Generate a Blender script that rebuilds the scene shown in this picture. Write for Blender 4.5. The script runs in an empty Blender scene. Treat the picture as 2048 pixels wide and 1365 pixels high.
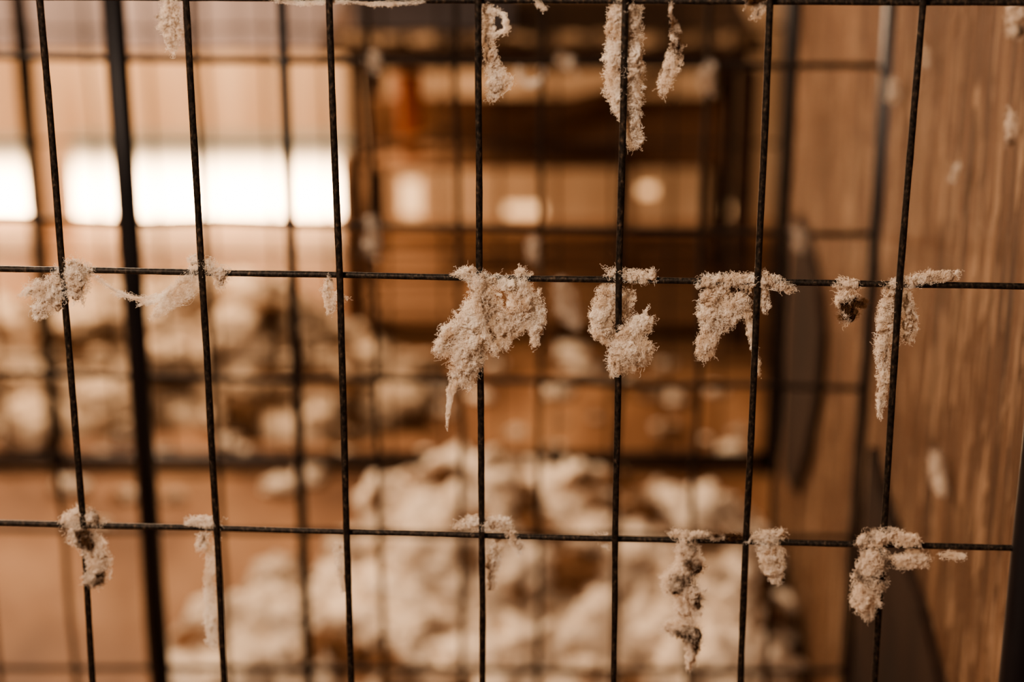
import bpy, math, random
import numpy as np
from mathutils import Vector, noise
random.seed(7); rng=np.random.default_rng(7)
sc=bpy.context.scene
try: sc.view_settings.look='AgX - Medium High Contrast'
except Exception: pass
# ------------------------------------------------------------ survey helpers
TH=math.radians(20.4); FPX=70/36*2048; CAM=np.array([0,0,1.5])
Fv=np.array([0,math.cos(TH),-math.sin(TH)]); Uv=np.array([0,math.sin(TH),math.cos(TH)]); Rv=np.array([1.,0,0])
def ray(x,y): return Fv+Rv*(x-1024)/FPX+Uv*(682.5-y)/FPX
def onplane(x,y,n,p0):
    d=ray(x,y); n=np.array(n,float); t=np.dot(n,np.array(p0)-CAM)/np.dot(n,d); return CAM+d*t
A=math.radians(2.7); NF=np.array([math.sin(A),math.cos(A),0]); PF=np.array([0,1.355,0])
def onF(x,y,off=0.0): return onplane(x,y,NF,PF+NF*off)
def onY(x,y,Y): return onplane(x,y,(0,1,0),(0,Y,0))
def onX(x,y,X): return onplane(x,y,(1,0,0),(X,0,0))
def onZ(x,y,Z=0): return onplane(x,y,(0,0,1),(0,0,Z))
# ------------------------------------------------------------ materials
def newmat(name):
    m=bpy.data.materials.new(name); m.use_nodes=True; nt=m.node_tree; nt.nodes.clear()
    out=nt.nodes.new('ShaderNodeOutputMaterial'); return m,nt,out
def noisemat(name,cols,scale=(8,8,8),detail=6,rough=.8,bump=0,bscale=None,metal=0,lo=.35,hi=.65,dist=.01,nscale=1,spec=.3,flecks=None):
    m,nt,out=newmat(name); N=nt.nodes; L=nt.links
    b=N.new('ShaderNodeBsdfPrincipled'); L.new(b.outputs[0],out.inputs[0])
    b.inputs['Roughness'].default_value=rough; b.inputs['Metallic'].default_value=metal
    b.inputs['Specular IOR Level'].default_value=spec
    tc=N.new('ShaderNodeTexCoord'); mp=N.new('ShaderNodeMapping'); mp.inputs['Scale'].default_value=scale
    L.new(tc.outputs['Object'],mp.inputs[0])
    nz=N.new('ShaderNodeTexNoise'); nz.inputs['Scale'].default_value=nscale; nz.inputs['Detail'].default_value=detail
    L.new(mp.outputs[0],nz.inputs[0])
    cr=N.new('ShaderNodeValToRGB'); e=cr.color_ramp.elements
    e[0].position=lo; e[0].color=(*cols[0],1); e[1].position=hi; e[1].color=(*cols[-1],1)
    for i,c in enumerate(cols[1:-1]):
        el=e.new(lo+(hi-lo)*(i+1)/(len(cols)-1)); el.color=(*c,1)
    L.new(nz.outputs[0],cr.inputs[0]); col=cr.outputs[0]
    fk=None
    if flecks:
        fs,fc=flecks
        mp3=N.new('ShaderNodeMapping'); mp3.inputs['Scale'].default_value=fs; L.new(tc.outputs['Object'],mp3.inputs[0])
        n3=N.new('ShaderNodeTexNoise'); n3.inputs['Scale'].default_value=1; n3.inputs['Detail'].default_value=5; n3.inputs['Distortion'].default_value=.6; L.new(mp3.outputs[0],n3.inputs[0])
        r3=N.new('ShaderNodeValToRGB'); r3.color_ramp.elements[0].position=.54; r3.color_ramp.elements[1].position=.60; L.new(n3.outputs[0],r3.inputs[0])
        mx=N.new('ShaderNodeMixRGB'); L.new(r3.outputs[0],mx.inputs[0]); L.new(col,mx.inputs[1]); mx.inputs[2].default_value=(*fc,1); col=mx.outputs[0]; fk=r3.outputs[0]
    L.new(col,b.inputs['Base Color'])
    if bump:
        n2=N.new('ShaderNodeTexNoise'); n2.inputs['Scale'].default_value=1; n2.inputs['Detail'].default_value=8
        mp2=N.new('ShaderNodeMapping'); mp2.inputs['Scale'].default_value=bscale or scale
        L.new(tc.outputs['Object'],mp2.inputs[0]); L.new(mp2.outputs[0],n2.inputs[0])
        bp=N.new('ShaderNodeBump'); bp.inputs['Strength'].default_value=bump; bp.inputs['Distance'].default_value=dist
        h=n2.outputs[0]
        if fk:
            ad=N.new('ShaderNodeMath'); ad.operation='MULTIPLY_ADD'; ad.inputs[1].default_value=.45; L.new(fk,ad.inputs[0]); L.new(h,ad.inputs[2]); h=ad.outputs[0]
        L.new(h,bp.inputs['Height']); L.new(bp.outputs[0],b.inputs['Normal'])
    return m
def woolmat(name,c1,c2,trans=.4,scale=60,lo=.38,hi=.62,bump=0):
    m,nt,out=newmat(name); N=nt.nodes; L=nt.links
    tc=N.new('ShaderNodeTexCoord'); nz=N.new('ShaderNodeTexNoise'); nz.inputs['Scale'].default_value=scale; nz.inputs['Detail'].default_value=4
    L.new(tc.outputs['Object'],nz.inputs[0])
    cr=N.new('ShaderNodeValToRGB'); e=cr.color_ramp.elements
    e[0].position=lo; e[0].color=(*c1,1); e[1].position=hi; e[1].color=(*c2,1)
    L.new(nz.outputs[0],cr.inputs[0])
    d=N.new('ShaderNodeBsdfDiffuse'); t=N.new('ShaderNodeBsdfTranslucent'); mx=N.new('ShaderNodeMixShader'); mx.inputs[0].default_value=trans
    for q in (d,t): L.new(cr.outputs[0],q.inputs[0])
    if bump:
        n2=N.new('ShaderNodeTexNoise'); n2.inputs['Scale'].default_value=scale*5; n2.inputs['Detail'].default_value=8
        L.new(tc.outputs['Object'],n2.inputs[0])
        bp=N.new('ShaderNodeBump'); bp.inputs['Strength'].default_value=bump; bp.inputs['Distance'].default_value=.004
        L.new(n2.outputs[0],bp.inputs['Height']); L.new(bp.outputs[0],d.inputs['Normal'])
    L.new(d.outputs[0],mx.inputs[1]); L.new(t.outputs[0],mx.inputs[2]); L.new(mx.outputs[0],out.inputs[0])
    return m
M_wire=noisemat('rusty_wire',[(.010,.008,.007),(.034,.026,.021),(.13,.09,.062)],scale=(420,420,260),detail=5,rough=.55,bump=.5,metal=.3,lo=.38,hi=.78,dist=.001)
M_wireb=noisemat('dark_wire',[(.014,.010,.008),(.04,.026,.02)],scale=(60,60,60),rough=.6,metal=.2)
M_post=noisemat('dark_steel',[(.010,.010,.014),(.022,.021,.025)],scale=(30,30,8),rough=.4,metal=.4,spec=.5)
M_floor=noisemat('dirty_plank_floor',[(.11,.050,.024),(.205,.103,.052),(.33,.19,.105)],scale=(5,2.2,5),rough=.6,bump=.4,bscale=(30,10,30),lo=.3,hi=.7)
M_ply=noisemat('plywood',[(.05,.023,.013),(.135,.068,.037),(.19,.10,.056),(.36,.215,.13)],scale=(20,44,2.6),detail=9,rough=.45,bump=1.0,bscale=(160,150,12),lo=.30,hi=.70,dist=.02,flecks=((70,55,11),(.42,.27,.175)))
M_back=noisemat('pale_board',[(.50,.34,.22),(.70,.52,.365)],scale=(14,2,1),rough=.8)
M_grey=noisemat('grey_paint',[(.17,.145,.15),(.27,.23,.235)],scale=(16,2,1.5),rough=.7)
M_dark=noisemat('dark_timber',[(.030,.016,.010),(.085,.045,.026)],scale=(6,6,25),rough=.8,bump=.4)
M_patch=noisemat('near_black_brown',[(.012,.006,.004),(.035,.017,.010)],scale=(12,12,5),rough=.9,bump=.4)  # near-black brown for the two wall shapes
M_brown=noisemat('brown_timber',[(.14,.070,.036),(.30,.165,.09)],scale=(4,20,20),rough=.8,bump=.4)
M_tote=noisemat('grey_plastic',[(.15,.14,.15),(.23,.21,.22)],scale=(5,5,5),rough=.5)
M_orange=noisemat('orange_plastic',[(.42,.13,.045),(.56,.19,.06)],scale=(9,9,9),rough=.5)
M_wool=woolmat('cream_wool',(.86,.76,.65),(.98,.94,.88),trans=.38,scale=70)
M_woold=woolmat('soiled_wool',(.16,.09,.05),(.93,.84,.74),trans=.36,scale=42,lo=.38,hi=.48)
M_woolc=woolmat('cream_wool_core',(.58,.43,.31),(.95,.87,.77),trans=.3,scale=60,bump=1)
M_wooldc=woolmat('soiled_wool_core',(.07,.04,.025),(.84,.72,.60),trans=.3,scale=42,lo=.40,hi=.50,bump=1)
M_pile=woolmat('fleece_pile',(.17,.09,.05),(.92,.79,.65),trans=.08,scale=8,lo=.40,hi=.54,bump=1)
M_pile2=woolmat('dusty_fleece_pile',(.12,.065,.036),(.72,.57,.43),trans=.08,scale=8,lo=.41,hi=.56,bump=1)
M_pile3=woolmat('brown_fleece',(.10,.06,.035),(.36,.25,.17),trans=.1,scale=9,lo=.40,hi=.62,bump=1)
def emis(name,c,s,grad=None):
    m,nt,out=newmat(name); e=nt.nodes.new('ShaderNodeEmission'); e.inputs[0].default_value=(*c,1); e.inputs[1].default_value=s
    if grad:
        tc=nt.nodes.new('ShaderNodeTexCoord'); sp=nt.nodes.new('ShaderNodeSeparateXYZ'); mr=nt.nodes.new('ShaderNodeMapRange'); mr.interpolation_type='SMOOTHERSTEP'
        nt.links.new(tc.outputs['Object'],sp.inputs[0]); nt.links.new(sp.outputs[2],mr.inputs[0])
        mr.inputs[1].default_value=grad[0]; mr.inputs[2].default_value=grad[1]; mr.inputs[3].default_value=s; mr.inputs[4].default_value=grad[2]
        nt.links.new(mr.outputs[0],e.inputs[1])
    nt.links.new(e.outputs[0],out.inputs[0]); return m
M_day=emis('daylight_pane',(1,.64,.35),24,(.055,.19,.75))
M_vent=emis('daylight_vent',(1,.56,.27),2.2)
# ------------------------------------------------------------ mesh builder
class MB:
    def __init__(s): s.v=[]; s.f=[]; s.m=[]
    def tube(s,pts,r,n=8,mi=0,jit=0):
        pts=[np.array(p,float) for p in pts]; base=len(s.v); K=len(pts)
        for i,p in enumerate(pts):
            t=pts[min(i+1,K-1)]-pts[max(i-1,0)]; t/=np.linalg.norm(t)+1e-12
            a=np.array([0,1.,0]) if abs(t[1])<.9 else np.array([1.,0,0])
            u=np.cross(t,a); u/=np.linalg.norm(u); w=np.cross(t,u)
            rr=(r[i] if hasattr(r,'__len__') else r)*(1+jit*random.uniform(-1,1))
            for k in range(n):
                q=2*math.pi*(k+.5)/n; s.v.append(tuple(p+rr*(u*math.cos(q)+w*math.sin(q))))
        for i in range(K-1):
            for k in range(n):
                a=base+i*n+k; b=base+i*n+(k+1)%n; s.f.append((a,b,b+n,a+n)); s.m.append(mi)
        s.f.append(tuple(base+k for k in range(n))[::-1]); s.m.append(mi)
        s.f.append(tuple(base+(K-1)*n+k for k in range(n))); s.m.append(mi)
    def box(s,lo,hi,mi=0):
        b=len(s.v)
        for x in (lo[0],hi[0]):
            for y in (lo[1],hi[1]):
                for z in (lo[2],hi[2]): s.v.append((x,y,z))
        for q in ((0,1,3,2),(4,6,7,5),(0,4,5,1),(2,3,7,6),(0,2,6,4),(1,5,7,3)): s.f.append(tuple(b+i for i in q)); s.m.append(mi)
    def add(s,V,Fc,mi=0):
        b=len(s.v); s.v.extend(map(tuple,V)); s.f.extend(tuple(b+i for i in f) for f in Fc); s.m.extend([mi]*len(Fc))
    def obj(s,name,mats,smooth=False,parent=None,bevel=0):
        me=bpy.data.meshes.new(name); me.from_pydata(s.v,[],s.f); me.update()
        for m in mats: me.materials.append(m)
        me.polygons.foreach_set('material_index',s.m)
        if smooth: me.polygons.foreach_set('use_smooth',[True]*len(me.polygons))
        o=bpy.data.objects.new(name,me); sc.collection.objects.link(o)
        if bevel:
            b=o.modifiers.new('bevel','BEVEL'); b.width=bevel; b.segments=2
        if parent: o.parent=parent
        return o
def lerp(a,b,t): return a+(b-a)*t
def dense(pts,step,wob=0):
    out=[]
    for a,b in zip(pts[:-1],pts[1:]):
        a=np.array(a);b=np.array(b);n=max(1,int(np.linalg.norm(b-a)/step))
        for i in range(n): out.append(lerp(a,b,i/n))
    out.append(np.array(pts[-1]))
    return [p+wob*np.array([noise.noise(Vector(p*9)),noise.noise(Vector(p*9+5)),noise.noise(Vector(p*9+11))]) for p in out]
def extend_z(pts,z0,z1):
    a,b=pts[0],pts[1]; c,d=pts[-2],pts[-1]
    top=a+(b-a)*((z1-a[2])/(b[2]-a[2])); bot=c+(d-c)*((z0-c[2])/(d[2]-c[2]))
    return [top]+pts+[bot]
# ------------------------------------------------------------ FRONT wire panel
mb=MB(); ys=[0,550,1062,1365]
cols=[(80,126,167,186),(372,404,433,449),(658,679,694,703),(956,959,963,966),(1251,1239,1231,1227),(1541,1516,1493,1480),(1846,1800,1768,1748)]
for c in cols:
    pts=[onF(x,y,-.0022) for x,y in zip(c,ys)]
    mb.tube(dense(extend_z(pts,.03,1.45),.012,.0006),.0025,10,0,.05)
for k in range(1,7):
    X=-.3375-.1*k; Y=1.355-X*math.tan(A)-.0022
    mb.tube(dense([np.array([X,Y,1.45]),np.array([X,Y,.03])],.02,.0006),.0025,8)
post=onF(2058,1090); postX=post[0]; postY=post[1]
def row(pl,pr):
    a=onF(*pl,.0022); b=onF(*pr,.0022); d=b-a
    s=a+d*((-1.0-a[0])/d[0]); e=a+d*((postX-a[0])/d[0])
    mb.tube(dense([s,a,(a+b)/2+np.array([0,0,-.0004]),e],.012,.0006),.0023,10,0,.05)
row((0,538),(2048,573)); row((0,1046),(2020,1097)); row((100,-6),(1845,4))
for z in (.645,.445,.245,.045,1.445):
    Ya=1.355+1.0*math.tan(A); mb.tube(dense([np.array([-1.0,Ya,z]),np.array([postX,postY,z])],.03,.0006),.0024,8)
mb.tube([(postX,postY,0),(postX,postY,1.47)],.0125,14,1)
mb.tube([(-1.0,1.355+math.tan(A),0),(-1.0,1.355+math.tan(A),1.47)],.0125,14,1)
mb.obj('wire_fence_panel',[M_wire,M_post],True)
# ------------------------------------------------------------ BACK wire panel (Y=2.27)
YB=2.27; mb=MB()
x0=onY(1745,700,YB)[0]
xs=[onY(x,460,YB)[0] for x in (745,915,1080,1245,1405)]+[onY(1575,460,YB)[0]]
left=xs[0]
xs+= [left-.1*k for k in range(1,9)]
for X in xs: mb.tube(dense([np.array([X,YB,1.3]),np.array([X,YB,.02])],.05,.004),.0036,8)
for (pl,pr) in (((0,115),(1740,133)),((0,440),(1730,467)),((0,748),(1700,777)),((0,1058),(1700,1078)),((0,1335),(1700,1345))):
    a=onY(*pl,YB+.005); b=onY(*pr,YB+.005); d=b-a; s=a+d*((-1.15-a[0])/d[0])
    mb.tube(dense([s,a,b,a+d*((x0-a[0])/d[0])],.05,.003),.0038,8)
mb.tube([(x0-1.57,YB,1.3),(x0,YB,1.3)],.008,10,1)
mb.tube([(x0-1.57,YB,.02),(x0,YB,.02)],.008,10,1)
mb.tube([(x0,YB,0),(x0,YB,1.33)],.0135,12,1)
xl=onY(277,682,YB)[0]; mb.tube([(xl,YB-.01,0),(xl,YB-.01,1.33)],.0135,12,1)
xl=onY(592,682,YB)[0]; mb.tube([(xl,YB-.01,0),(xl,YB-.01,1.33)],.0065,12,1)
mb.obj('wire_fence_panel',[M_wireb,M_post],True)
# ------------------------------------------------------------ THIRD wire panel (Y=3.35)
YC=3.35; mb=MB(); xr=onY(1565,500,YC)[0]; xL=-1.5
k=0
while xr-.1*k>xL: 
    X=xr-.1*k; mb.tube(dense([np.array([X,YC,1.2]),np.array([X,YC,.02])],.1,.006),.0032,6); k+=1
for z in (.22,.42,.62,.82,1.02): mb.tube(dense([np.array([xL,YC,z]),np.array([xr,YC,z])],.1,.005),.0026,6)
mb.tube([(xL,YC,.022),(xr,YC,.022)],.015,10,1); mb.tube([(xL,YC,1.2),(xr,YC,1.2)],.012,10,1)
mb.tube([(xr,YC,0),(xr,YC,1.22)],.019,12,1)
for px in (60,):
    X=onY(px,300,YC)[0]; mb.tube([(X,YC,0),(X,YC,1.22)],.013,12,1)
mb.obj('wire_fence_panel',[M_wireb,M_post],True)
# ------------------------------------------------------------ room shell
mb=MB(); mb.box((-2.6,-.6,-.05),(1.9,5.1,0)); mb.obj('floor',[M_floor])
WX=.437
mb=MB(); mb.box((WX,.9,0),(WX+.018,3.02,1.22)); 
mb.obj('wall_right',[M_ply])
mb=MB(); YW=4.92
slots=[]
for (a,b,c,d) in ((-420,-60,270,448),(-40,52,270,448),(150,712,262,452),(803,840,360,436),(1012,1086,410,445),(1280,1312,372,396),(1420,1466,410,448)):
    p=onY(a,d,YW); q=onY(b,c,YW); slots.append((p[0],q[0],max(p[2],0.0),q[2]))
cur=-2.6
for (a,b,z0,z1) in slots:
    mb.box((cur,YW,0),(a,YW+.03,.45)); 
    if z0>.005: mb.box((a,YW,0),(b,YW+.03,z0))
    mb.box((a,YW,z1),(b,YW+.03,.45)); cur=b
mb.box((cur,YW,0),(1.9,YW+.03,.45))
mb.box((-2.6,YW-.01,.45),(-.3,YW+.03,2.4),1); mb.box((-.3,YW,.45),(1.9,YW+.03,2.4),0)
mb.obj('wall_back',[M_back,M_grey])
xm=onY(755,380,YW)[0]
mb=MB(); mb.box((-2.4,YW+.05,0),(xm,YW+.06,.4)); mb.obj('window_1',[M_day])
mb=MB(); mb.box((xm+.005,YW+.05,0),(.8,YW+.06,.3)); mb.obj('window_2',[M_vent])
mb=MB(); mb.box((-2.62,-.6,0),(-2.58,4.9,2.4)); mb.obj('wall_left',[M_back])
# ------------------------------------------------------------ bench with legs
mb=MB()
bx0=onY(690,110,4.0)[0]; bx1=onY(1500,110,4.0)[0]; zt=onY(1000,90,4.0)[2]; zb=onY(1000,142,4.0)[2]
mb.box((bx0-.05,3.98,zt-.018),(bx1+.03,4.56,zt)); mb.box((bx0,4.0,zb),(bx1,4.03,zt-.018)); mb.box((bx0,4.5,zb),(bx1,4.53,zt-.018))
for X in (bx0+.02,bx1): 
    for Y in (4.0,4.5): 
        if X<0 and Y==4.0: continue
        mb.box((X-.022,Y,0),(X+.022,Y+.045,zb))
mb.box((bx0,4.02,0),(bx0+.03,4.05,zb))
mb.box((bx0,4.48,.26),(bx1,4.5,.43),1); mb.box((bx0,4.48,.07),(bx1,4.5,.10),1)
mb.obj('timber_bench',[M_dark,M_brown],bevel=.003)
mb=MB(); tx0=onY(700,60,4.2)[0]; tx1=onY(1035,60,4.2)[0]
def frustum(mb,x0,x1,y0,y1,z0,z1,t,mi=0):
    V=[(x0+t,y0+t,z0),(x1-t,y0+t,z0),(x1-t,y1-t,z0),(x0+t,y1-t,z0),(x0,y0,z1),(x1,y0,z1),(x1,y1,z1),(x0,y1,z1)]
    mb.add(V,[(3,2,1,0),(0,1,5,4),(1,2,6,5),(2,3,7,6),(3,0,4,7)],mi)
frustum(mb,tx0,tx1,4.1,4.45,zt,zt+.24,.012); mb.box((tx0-.01,4.09,zt+.23),(tx1+.01,4.46,zt+.25)); mb.obj('storage_tote',[M_tote],bevel=.003)
mb=MB(); bY=4.35; bX=onY(822,300,bY)[0]
prof=[(.0,.004),(.024,.004),(.030,.17),(.033,.17),(.033,.185),(.028,.185),(.022,.012)]
zb0=onY(822,310,bY)[2]
n=24;V=[];Fc=[]
for (r,z) in prof:
    for k in range(n): V.append((bX+max(r,.0005)*math.cos(6.2832*k/n),bY+max(r,.0005)*math.sin(6.2832*k/n),z+zb0))
for i in range(len(prof)-1):
    for k in range(n): Fc.append((i*n+k,i*n+(k+1)%n,(i+1)*n+(k+1)%n,(i+1)*n+k))
mb.add(V,Fc)
mb.box((bX-.1,bY-.06,zb0-.018),(bX+.5,bY+.1,zb0),1)
mb.box((bX-.1,bY-.06,.056),(bX-.08,bY-.04,zb0-.018),1); mb.box((bX+.48,bY-.06,.056),(bX+.5,bY-.04,zb0-.018),1)
mb.obj('orange_bucket',[M_orange,M_brown],True)
mb=MB(); a=onY(800,290,4.15); b=onY(1240,180,4.25); d=b-a; s=a-d*.25
mb.tube([s,a,b,b+d*.2],.013,10); mb.tube([s,(s[0],s[1],0.0)],.012,10); mb.obj('wooden_pole',[M_brown],True)
mb=MB();  # brown slats laid in as the dark shade band under the bench
for k in range(4):
    Y=4.02+.12*k; mb.box((-.33,Y,.04),(.46,Y+.09,.055))
for X in (-.33,.05,.42): mb.box((X,4.02,0),(X+.04,4.47,.04))
mb.obj('floor_shade_slats',[M_brown])
def patch(name,poly):  # thin dark brown shape set on the plywood face
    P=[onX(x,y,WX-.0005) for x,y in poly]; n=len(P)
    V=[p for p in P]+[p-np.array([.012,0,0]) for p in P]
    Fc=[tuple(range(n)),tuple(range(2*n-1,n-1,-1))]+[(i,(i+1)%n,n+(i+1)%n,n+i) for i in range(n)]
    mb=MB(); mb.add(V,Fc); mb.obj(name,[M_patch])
patch('dark_wall_shape',[(1606,430),(1630,500),(1650,580),(1658,660),(1650,780),(1628,900),(1600,985),(1578,940),(1582,800),(1588,600)])
patch('dark_wall_shape',[(1757,895),(1778,985),(1812,1090),(1858,1220),(1893,1365),(1903,1440),(1715,1440),(1735,1200)])
# ------------------------------------------------------------ fleece piles
def ico(sub):
    import bmesh
    bm=bmesh.new(); bmesh.ops.create_icosphere(bm,subdivisions=sub,radius=1)
    V=np.array([v.co[:] for v in bm.verts]); Fc=[tuple(v.index for v in f.verts) for f in bm.faces]; bm.free(); return V,Fc
IV,IF=ico(4); TEMPL=[]
for k in range(10):
    W=[]
    for v in IV:
        p=Vector(v)+Vector((k*7.3,0,0))
        d=1+.45*noise.noise(p*1.6)+.32*noise.noise(p*3.7)+.20*noise.noise(p*8)
        W.append(v*d)
    TEMPL.append(np.array(W))
def pile(name,blobs,n,smin,smax,mat):
    def H(x,y):
        z=0
        for (bx,by,rx,ry,h) in blobs:
            q=((x-bx)/rx)**2+((y-by)/ry)**2
            if q<1: z=max(z,h*math.sqrt(1-q)**1.1)
        return z
    mb=MB(); c=0
    while c<n:
        b=random.choices(blobs,weights=[q[2]*q[3] for q in blobs])[0]
        a=random.random()*6.2832; r=math.sqrt(random.random())
        x=b[0]+b[2]*r*math.cos(a); y=b[1]+b[3]*r*math.sin(a); s=random.uniform(smin,smax)
        z=max(H(x,y)-s*.4,s*.45)*random.uniform(.84,1.04)
        rz=random.random()*6.28; cz,sz=math.cos(rz),math.sin(rz)
        V=TEMPL[random.randrange(10)]*np.array([s*random.uniform(.8,1.3),s*random.uniform(.8,1.2),s*random.uniform(.6,1.0)])
        V=np.stack([V[:,0]*cz-V[:,1]*sz,V[:,0]*sz+V[:,1]*cz,V[:,2]],1)+np.array([x,y,z])
        V[:,2]=np.maximum(V[:,2],.001)
        mb.add(V,IF); c+=1
    G=36
    for (bx,by,rx,ry,h) in blobs:
        V=[];Fc=[]
        for i in range(G+1):
            for j in range(G+1):
                u=(i/G*2-1);v=(j/G*2-1); 
                X=bx+rx*u*math.sqrt(1-v*v/2); Y=by+ry*v*math.sqrt(1-u*u/2)
                q=min(1,(u*math.sqrt(1-v*v/2))**2+(v*math.sqrt(1-u*u/2))**2)
                V.append((X,Y,max(.002,h*.8*math.sqrt(1-q))))
        for i in range(G):
            for j in range(G): Fc.append((i*(G+1)+j,(i+1)*(G+1)+j,(i+1)*(G+1)+j+1,i*(G+1)+j+1))
        mb.add(V,Fc)
    return mb.obj(name,[mat],True)
pile('fleece_pile',[(-.04,2.90,.24,.26,.17),(.17,2.87,.24,.26,.165),(.28,2.72,.12,.28,.12),(-.34,2.66,.20,.20,.06),(-.05,2.62,.40,.22,.075)],280,.022,.058,M_pile)
pile('fleece_pile',[(-.68,3.85,.36,.24,.20),(-1.05,3.8,.3,.3,.13),(-.40,3.68,.24,.20,.08),(-.85,3.66,.3,.16,.07),(-1.5,3.8,.3,.3,.2)],220,.025,.065,M_pile2)
mb=MB()
def scrap(x,y,s):
    V=TEMPL[random.randrange(10)]*np.array([s,s*.9,s*.5])+np.array([x,y,s*.3]); V[:,2]=np.maximum(V[:,2],.002); mb.add(V,IF)
for _ in range(60):
    p=onZ(random.uniform(0,1560),random.uniform(720,930))
    if p[1]>3.9 and p[0]>-.4: continue
    scrap(p[0],p[1],random.uniform(.008,.026))
for (px,py,s) in ((1190,745,.05),(1290,790,.03),(1110,790,.03),(140,985,.03),(250,1000,.022),(560,980,.03),(620,960,.03),(880,780,.03),(960,800,.02),(350,1000,.02),(200,1060,.018),(1350,800,.03),(1150,720,.04),(700,830,.05),(640,860,.045)):
    p=onZ(px,py); scrap(p[0],p[1],s)
mb.obj('wool_scraps',[M_pile],True)
mb=MB()
for k in range(40):
    s=random.uniform(.012,.030); x=random.uniform(bx0,bx1); 
    V=TEMPL[random.randrange(10)]*np.array([s*1.3,s,s*.5])+np.array([x,random.uniform(3.99,4.06),zt+s*.2]); V[:,2]=np.maximum(V[:,2],zt+.001); mb.add(V,IF)
mb.obj('wool_scraps',[M_pile3],True)
# ------------------------------------------------------------ wool tufts
tex=bpy.data.textures.new('wool_lumps','CLOUDS'); tex.noise_scale=.009; tex.noise_depth=3
tex2=bpy.data.textures.new('wool_fine','CLOUDS'); tex2.noise_scale=.0028; tex2.noise_depth=3
SV,SF=ico(2)
def unit(v): return v/(np.linalg.norm(v,axis=1)[:,None]+1e-12)
def tuft(strokes,proj,dirty=False,dens=1.0,core=.74,px_m=.1/280,flat=.6,wisp=1.0,voxel=.0009):
    segs=[]; mb=MB(); sc_=px_m/(.1/280); strands=[]
    for st in strokes:
        off,pl=st[0],st[1]; thin=len(st)>2
        P=[(proj(x,y,off),r*px_m) for (x,y,r) in pl]
        if thin: strands.append(P)
        for (a,ra),(b,rb) in zip(P[:-1],P[1:]):
            L=np.linalg.norm(b-a); n=max(2,int(L/(max(ra,rb)*.35)))
            t=(b-a)/max(L,1e-6)
            segs.append((a,b,ra,rb,t,(L+ra*.7)*(ra+rb)*(.5 if thin else 1)))
            if not thin:
                for i in range(n+1):
                    q=i/n; c=lerp(a,b,q); r=lerp(ra,rb,q)*core
                    if r<.0012: continue
                    c=c+np.array([random.uniform(-.35,.35)*r,random.uniform(-.3,.1)*r,random.uniform(-.3,.3)*r])
                    mb.add(SV*np.array([r,r*flat,r])*random.uniform(.6,1.1)+c,SF)
    if not mb.v: 
        r=segs[0][2]*.3; mb.add(SV*np.array([r,r*flat,r])+segs[0][0],SF)
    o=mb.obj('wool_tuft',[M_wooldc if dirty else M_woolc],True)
    m=o.modifiers.new('remesh','REMESH'); m.mode='VOXEL'; m.voxel_size=voxel; m.use_smooth_shade=True
    for tx,st in ((tex,.0095),(tex2,.0036)):
        m=o.modifiers.new('d','DISPLACE'); m.texture=tx; m.texture_coords='GLOBAL'; m.strength=st*sc_**.5*core/.74; m.mid_level=.55
    w=np.array([s[5] for s in segs]); area=w.sum()/(px_m**2)
    SA=np.array([s[0] for s in segs]); SB=np.array([s[1] for s in segs]); RA=np.array([s[2] for s in segs]); RB=np.array([s[3] for s in segs]); ST=np.array([s[4] for s in segs])
    def walk(N,K,step,outw,curl,lim,rin=.35,rout=1.0):
        idx=rng.choice(len(segs),N,p=w/w.sum()); q=rng.random(N)*1.1-.05
        c=SA[idx]+(SB[idx]-SA[idx])*q[:,None]; r=np.abs(RA[idx]+(RB[idx]-RA[idx])*q); T=ST[idx]
        d=unit(rng.normal(size=(N,3))); rad=r*rng.uniform(rin,rout,N)**.6
        p=c+d*rad[:,None]*np.array([1,flat,1])
        out=unit(d*outw+T*rng.choice([-1,1],N)[:,None]*.9+rng.normal(size=(N,3))*.5+np.array([0,0,-.2]))
        e1=unit(np.cross(out,rng.normal(size=(N,3)))); e2=np.cross(out,e1)
        om=rng.uniform(.3,.9,N); ph=rng.random(N)*6.28; bm=rng.uniform(.7,1.5,N)*curl; fw=rng.uniform(.15,.7,N) if curl>.6 else np.ones(N)
        if np.ndim(lim)==0: lim=np.full(N,lim)
        pts=np.empty((N,K,3)); cur=p.copy()
        for k in range(K):
            pts[:,k]=cur; omk=om*(1+.35*math.sin(k*.9))
            dd=out*fw[:,None]+e1*(np.cos(omk*k+ph)*bm)[:,None]+e2*(np.sin(omk*k+ph)*bm*.7)[:,None]
            dist=cur-c; perp=dist-T*np.sum(dist*T,1)[:,None]; ln=np.linalg.norm(perp,axis=1)
            pull=np.clip((ln-r*lim)/(r*.3+1e-6),0,1.8); perp/=(ln[:,None]+1e-9)
            cur=cur+(dd-perp*pull[:,None])*step[:,None]
            out=unit(out+rng.normal(size=(N,3))*.13)
        return pts
    K=24
    N1=max(40,int(area/5.5*dens)); 
    lim=np.where(rng.random(N1)<.16,1.7,1.05)*wisp
    P1=walk(N1,K,rng.uniform(.00020,.00054,N1)*sc_,.45,1.0,lim)
    NG=max(6,int(area/150*dens)); GK=24
    Gp=walk(NG,GK,rng.uniform(.0003,.0009,NG)*sc_,.2,.7,.98*wisp,.35,1.0)
    N2=max(40,int(area/8.0*dens)); gi=rng.integers(0,NG,N2)
    s0=rng.uniform(0,.5,N2); s1=np.minimum(1,s0+rng.uniform(.3,.8,N2))
    tt=(s0[:,None]+(s1-s0)[:,None]*np.linspace(0,1,K)[None])*(GK-1); i0=np.clip(tt.astype(int),0,GK-2); fr=(tt-i0)[...,None]
    P2=Gp[gi[:,None],i0]*(1-fr)+Gp[gi[:,None],i0+1]*fr
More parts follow.
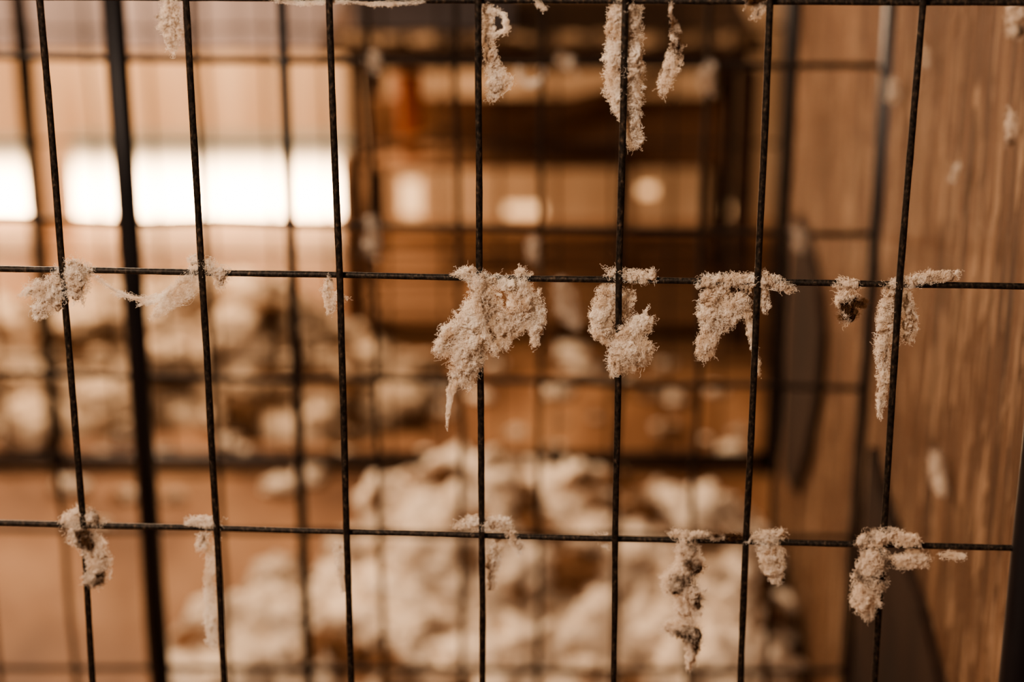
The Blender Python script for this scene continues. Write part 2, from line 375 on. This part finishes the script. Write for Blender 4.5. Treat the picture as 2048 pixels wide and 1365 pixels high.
    orad=(rng.uniform(.1,1,N2)**.7*.0014*sc_)[:,None]*(1+.5*np.sin(tt*.4)); oa=rng.random(N2)[:,None]*6.28+tt*rng.uniform(-.5,.5,N2)[:,None]
    cr=np.sin(tt*rng.uniform(.8,2.0,N2)[:,None]+oa)*.00025*sc_
    P2=P2+np.stack([np.cos(oa)*orad+cr,np.sin(oa*1.3)*orad,np.sin(oa)*orad+cr],-1)
    allp=[P1,P2]
    # long stretched strands running along thin strokes
    for P in strands:
        C=np.array([p for p,_ in P]); R=np.array([r for _,r in P]); n=len(C)
        Ns=int(30+6*R.mean()/px_m)
        u0=rng.uniform(0,.6,Ns); u1=np.minimum(1,u0+rng.uniform(.25,.9,Ns))
        u=(u0[:,None]+(u1-u0)[:,None]*np.linspace(0,1,K)[None])*(n-1); i0=np.clip(u.astype(int),0,n-2); fr=u-i0
        fs=fr*fr*(3-2*fr)*.5+fr*.5
        base=C[i0]*(1-fs[...,None])+C[i0+1]*fs[...,None]; rr_=R[i0]*(1-fr)+R[i0+1]*fr
        ph=rng.random((Ns,1))*6.28; fq=rng.uniform(1,3.5,(Ns,1)); am=rng.uniform(.1,1.0,(Ns,1))
        off=np.stack([np.sin(u*fq+ph)*rr_*am,np.sin(u*fq*.7+ph*2)*rr_*am*.6,np.cos(u*fq*1.2+ph)*rr_*am],-1)
        off+=np.stack([np.sin(u*19+ph*3),np.cos(u*17+ph),np.sin(u*23+ph*5)],-1)*.0003*sc_
        allp.append(base+off)
    pts=np.concatenate(allp); N=len(pts)
    hc=bpy.data.hair_curves.new('fibres'); hc.add_curves([K]*N)
    hc.attributes['position'].data.foreach_set('vector',pts.astype(np.float32).ravel())
    ra_=hc.attributes.get('radius') or hc.attributes.new('radius','FLOAT','POINT')
    rr=np.repeat(rng.uniform(.000035,.00008,N)*sc_**.8,K); ra_.data.foreach_set('value',rr.astype(np.float32))
    hc.materials.append(M_woold if dirty else M_wool)
    h=bpy.data.objects.new('fibres',hc); sc.collection.objects.link(h); h.parent=o
    return o
B=.006; Fr=-.006
F=lambda x,y,o: onF(x,y,o)
tuft([(0,[(150,552,32),(112,578,29),(66,580,18)]),(0,[(112,598,28),(76,622,15)]),(-.004,[(148,528,18),(160,565,24),(155,592,14)]),(0,[(120,545,16),(175,540,14)])],F)
tuft([(0,[(186,550,5),(205,565,5),(240,588,6),(285,602,7),(335,592,10),(385,552,14)],'t'),(0,[(395,545,18),(368,580,24),(335,605,18),(308,632,6)],'t'),(0,[(388,526,12),(415,532,17),(445,548,13),(442,568,9)])],F,dens=.9,core=.6)
tuft([(0,[(655,560,6),(654,580,10),(662,605,12),(661,624,7)]),(0,[(672,592,8),(690,598,7)])],F,dirty=True,core=.6)
tuft([(-.003,[(922,545,12),(960,556,18),(966,590,28),(950,640,38),(905,678,32),(882,700,14)]),(-.007,[(948,690,38),(928,738,32),(932,762,14)]),(-.004,[(912,758,10),(900,790,7),(894,850,2)],'t'),
      (.002,[(1045,550,12),(1042,582,28),(1050,622,32),(1012,658,27),(1004,690,12)]),(.002,[(1068,600,22),(1072,650,16),(1068,684,8)]),(0,[(985,562,14),(1022,568,18)]),(0,[(985,610,22),(1005,650,20)]),(-.01,[(958,560,8),(955,610,8),(965,660,10),(990,700,6)],'t')],F,dens=1.1)
tuft([(0,[(1222,546,13),(1260,552,13),(1300,552,12)]),(B,[(1220,578,22),(1205,625,27),(1203,660,22),(1222,680,14)]),(B,[(1255,588,16),(1250,622,16)]),(-.007,[(1262,668,28),(1288,642,22)]),(-.008,[(1262,692,40),(1242,718,30),(1232,738,12)]),(-.006,[(1288,698,22),(1275,724,18)])],F,dens=1.1)
tuft([(0,[(1408,560,14),(1470,560,13),(1530,560,16),(1582,576,9)]),(.004,[(1430,588,28),(1418,630,26),(1448,640,26),(1482,600,22)]),(.004,[(1420,655,22),(1412,695,20),(1408,712,11)]),(0,[(1525,582,13),(1530,612,6)]),(B,[(1492,620,10),(1505,680,7),(1519,752,3)],'t')],F)
tuft([(0,[(1678,562,10),(1708,572,12)]),(0,[(1682,590,17),(1702,620,20),(1690,638,10)]),(0,[(1700,600,12),(1728,608,8)])],F,dirty=True)
tuft([(0,[(1782,572,14),(1850,556,13),(1906,551,9)]),(.005,[(1785,588,22),(1773,640,20),(1764,700,14),(1768,760,12),(1762,800,8),(1760,832,4)]),(.005,[(1812,590,12),(1820,640,14),(1815,676,14)])],F)
tuft([(.0,[(340,0,18),(340,40,23),(346,72,19),(342,92,9)])],F,dirty=True)
tuft([(B,[(974,-30,12),(974,60,13),(980,110,12),(994,158,22),(984,192,10)]),(0,[(975,15,6),(1008,30,6),(1012,60,5),(985,72,5)],'t'),(B,[(990,130,12),(1015,165,10),(985,200,5)],'t')],F,dens=.9)
tuft([(B,[(1250,-40,28),(1250,40,33),(1246,110,37),(1246,180,38),(1258,225,22),(1264,250,13),(1270,286,15)])],F,dens=1.6,core=.8)
tuft([(0,[(1345,-10,3),(1340,25,3),(1350,50,5)],'t'),(0,[(1350,50,5),(1352,92,13),(1346,125,14),(1330,160,15),(1325,185,9)])],F,dirty=True,core=.6)
tuft([(0,[(1500,0,12),(1522,5,14),(1515,30,8)])],F,dirty=True,core=.5)
tuft([(0,[(1072,4,8),(1085,14,9)],'t'),(0,[(690,2,3),(740,8,4),(790,6,6),(850,2,4)],'t')],F,dens=.5,core=.5)
tuft([(0,[(540,0,5),(610,6,5),(690,2,5)],'t')],F,dens=.5)
tuft([(0,[(130,1042,14),(165,1030,21),(195,1042,14)]),(Fr,[(152,1066,25),(186,1092,29),(200,1128,25),(188,1162,19),(172,1160,8)])],F,dirty=True)
tuft([(0,[(385,1042,11),(432,1046,13)]),(0,[(408,1068,16),(400,1095,8)]),(B,[(428,1080,12),(418,1150,12),(420,1230,15),(426,1292,12)],'t')],F,core=.5,dens=.9)
tuft([(B,[(680,1095,14),(683,1145,14),(686,1182,5)],'t')],F,dens=.8)
tuft([(0,[(922,1050,9),(965,1045,17),(1012,1046,14)]),(0,[(1018,1062,13),(1042,1100,10)]),(B,[(992,1080,19),(985,1130,17),(980,1175,9)])],F,core=.68)
tuft([(B,[(1200,1075,14),(1216,1092,8)],'t')],F,dens=.8)
tuft([(0,[(1345,1068,8),(1420,1072,7),(1500,1073,7)]),(Fr,[(1370,1092,24),(1384,1128,30),(1342,1166,24),(1378,1186,32),(1374,1228,30)]),(Fr,[(1340,1254,18),(1382,1262,25),(1386,1300,13),(1378,1336,6)])],F,dirty=True,dens=1.1)
tuft([(0,[(1508,1076,12),(1562,1070,12)]),(0,[(1540,1094,28),(1546,1132,25),(1552,1162,9)])],F)
tuft([(Fr,[(1722,1082,12),(1780,1070,20),(1835,1086,9)]),(Fr,[(1748,1108,28),(1740,1158,38),(1730,1202,29),(1736,1230,10)]),(0,[(1798,1122,17),(1845,1120,19)])],F,dirty=True,dens=1.1)
tuft([(0,[(1880,1110,12),(1930,1112,7)],'t')],F,dens=.3)
Pb=lambda x,y,o: onY(x,y,YB-.004+o)
S2=.1/165
for pl in ([(1412,135,14),(1414,175,18)],[(565,120,16),(568,150,12)],[(745,110,14),(748,135,12)],[(742,440,12),(745,500,14)],[(1125,570,16),(1135,620,22),(1150,650,10)],[(1590,460,14),(1602,490,14)],[(1065,480,10),(1068,520,12)],[(280,760,14),(285,775,12)],[(1120,118,14),(1140,130,12)]):
    tuft([(0,pl)],Pb,px_m=S2,dens=.5,voxel=.002)
mb=MB(); mb.tube([onY(1062+24*math.cos(t),145+24*math.sin(t),YB) for t in np.linspace(-.6,3.6,18)],.004,8); mb.obj('bokeh_arc',[M_wool],True)  # pale arc built in the form of a defocused highlight ring
Pw=lambda x,y,o: onX(x,y,WX-.012+o)
for pl,dt in (([(2035,15,22),(2030,60,17)],True),([(2022,235,11),(2024,262,10),(2018,285,7)],True),([(1872,905,14),(1874,950,20),(1886,985,10)],True),([(1785,165,14),(1788,200,18)],False),([(1905,360,6),(1915,330,5)],False),([(1850,100,8),(1852,130,6)],False)):
    tuft([(0,pl)],Pw,dirty=dt,px_m=.1/225,dens=.6,voxel=.0015)
# ------------------------------------------------------------ lights
def area(name,loc,tgt,size,power,col=(1,.70,.45)):
    l=bpy.data.lights.new(name,'AREA'); l.size=size; l.energy=power; l.color=col
    o=bpy.data.objects.new(name,l); sc.collection.objects.link(o); o.location=loc
    o.rotation_euler=(Vector(tgt)-Vector(loc)).to_track_quat('-Z','Y').to_euler()
area('barn_lamp',(-.85,.25,2.15),(0.05,1.4,.95),.35,42,(1,.77,.58))
area('barn_lamp',(-1.3,4.2,1.7),(-.1,2.95,.1),.35,62)
area('rim_light',(-1.0,3.4,1.9),(0,1.3,1.0),.3,34,(1,.76,.54))  # added unseen back light that rims the tufts
area('wall_glow_fill',(-.95,4.35,1.1),(-1.0,4.9,.1),.4,20,(1,.71,.46))  # added lamp aimed at the wall base to widen the opening's glow
w=bpy.data.worlds.new('world'); sc.world=w; w.use_nodes=True
w.node_tree.nodes['Background'].inputs[0].default_value=(1,.62,.40,1); w.node_tree.nodes['Background'].inputs[1].default_value=.19
# ------------------------------------------------------------ camera
cd=bpy.data.cameras.new('camera'); cam=bpy.data.objects.new('camera',cd); sc.collection.objects.link(cam)
cam.location=CAM; cam.rotation_euler=(math.pi/2-TH,0,0); cd.lens=70; cd.sensor_width=36
cd.dof.use_dof=True; cd.dof.focus_distance=1.42; cd.dof.aperture_fstop=2.8
sc.camera=cam
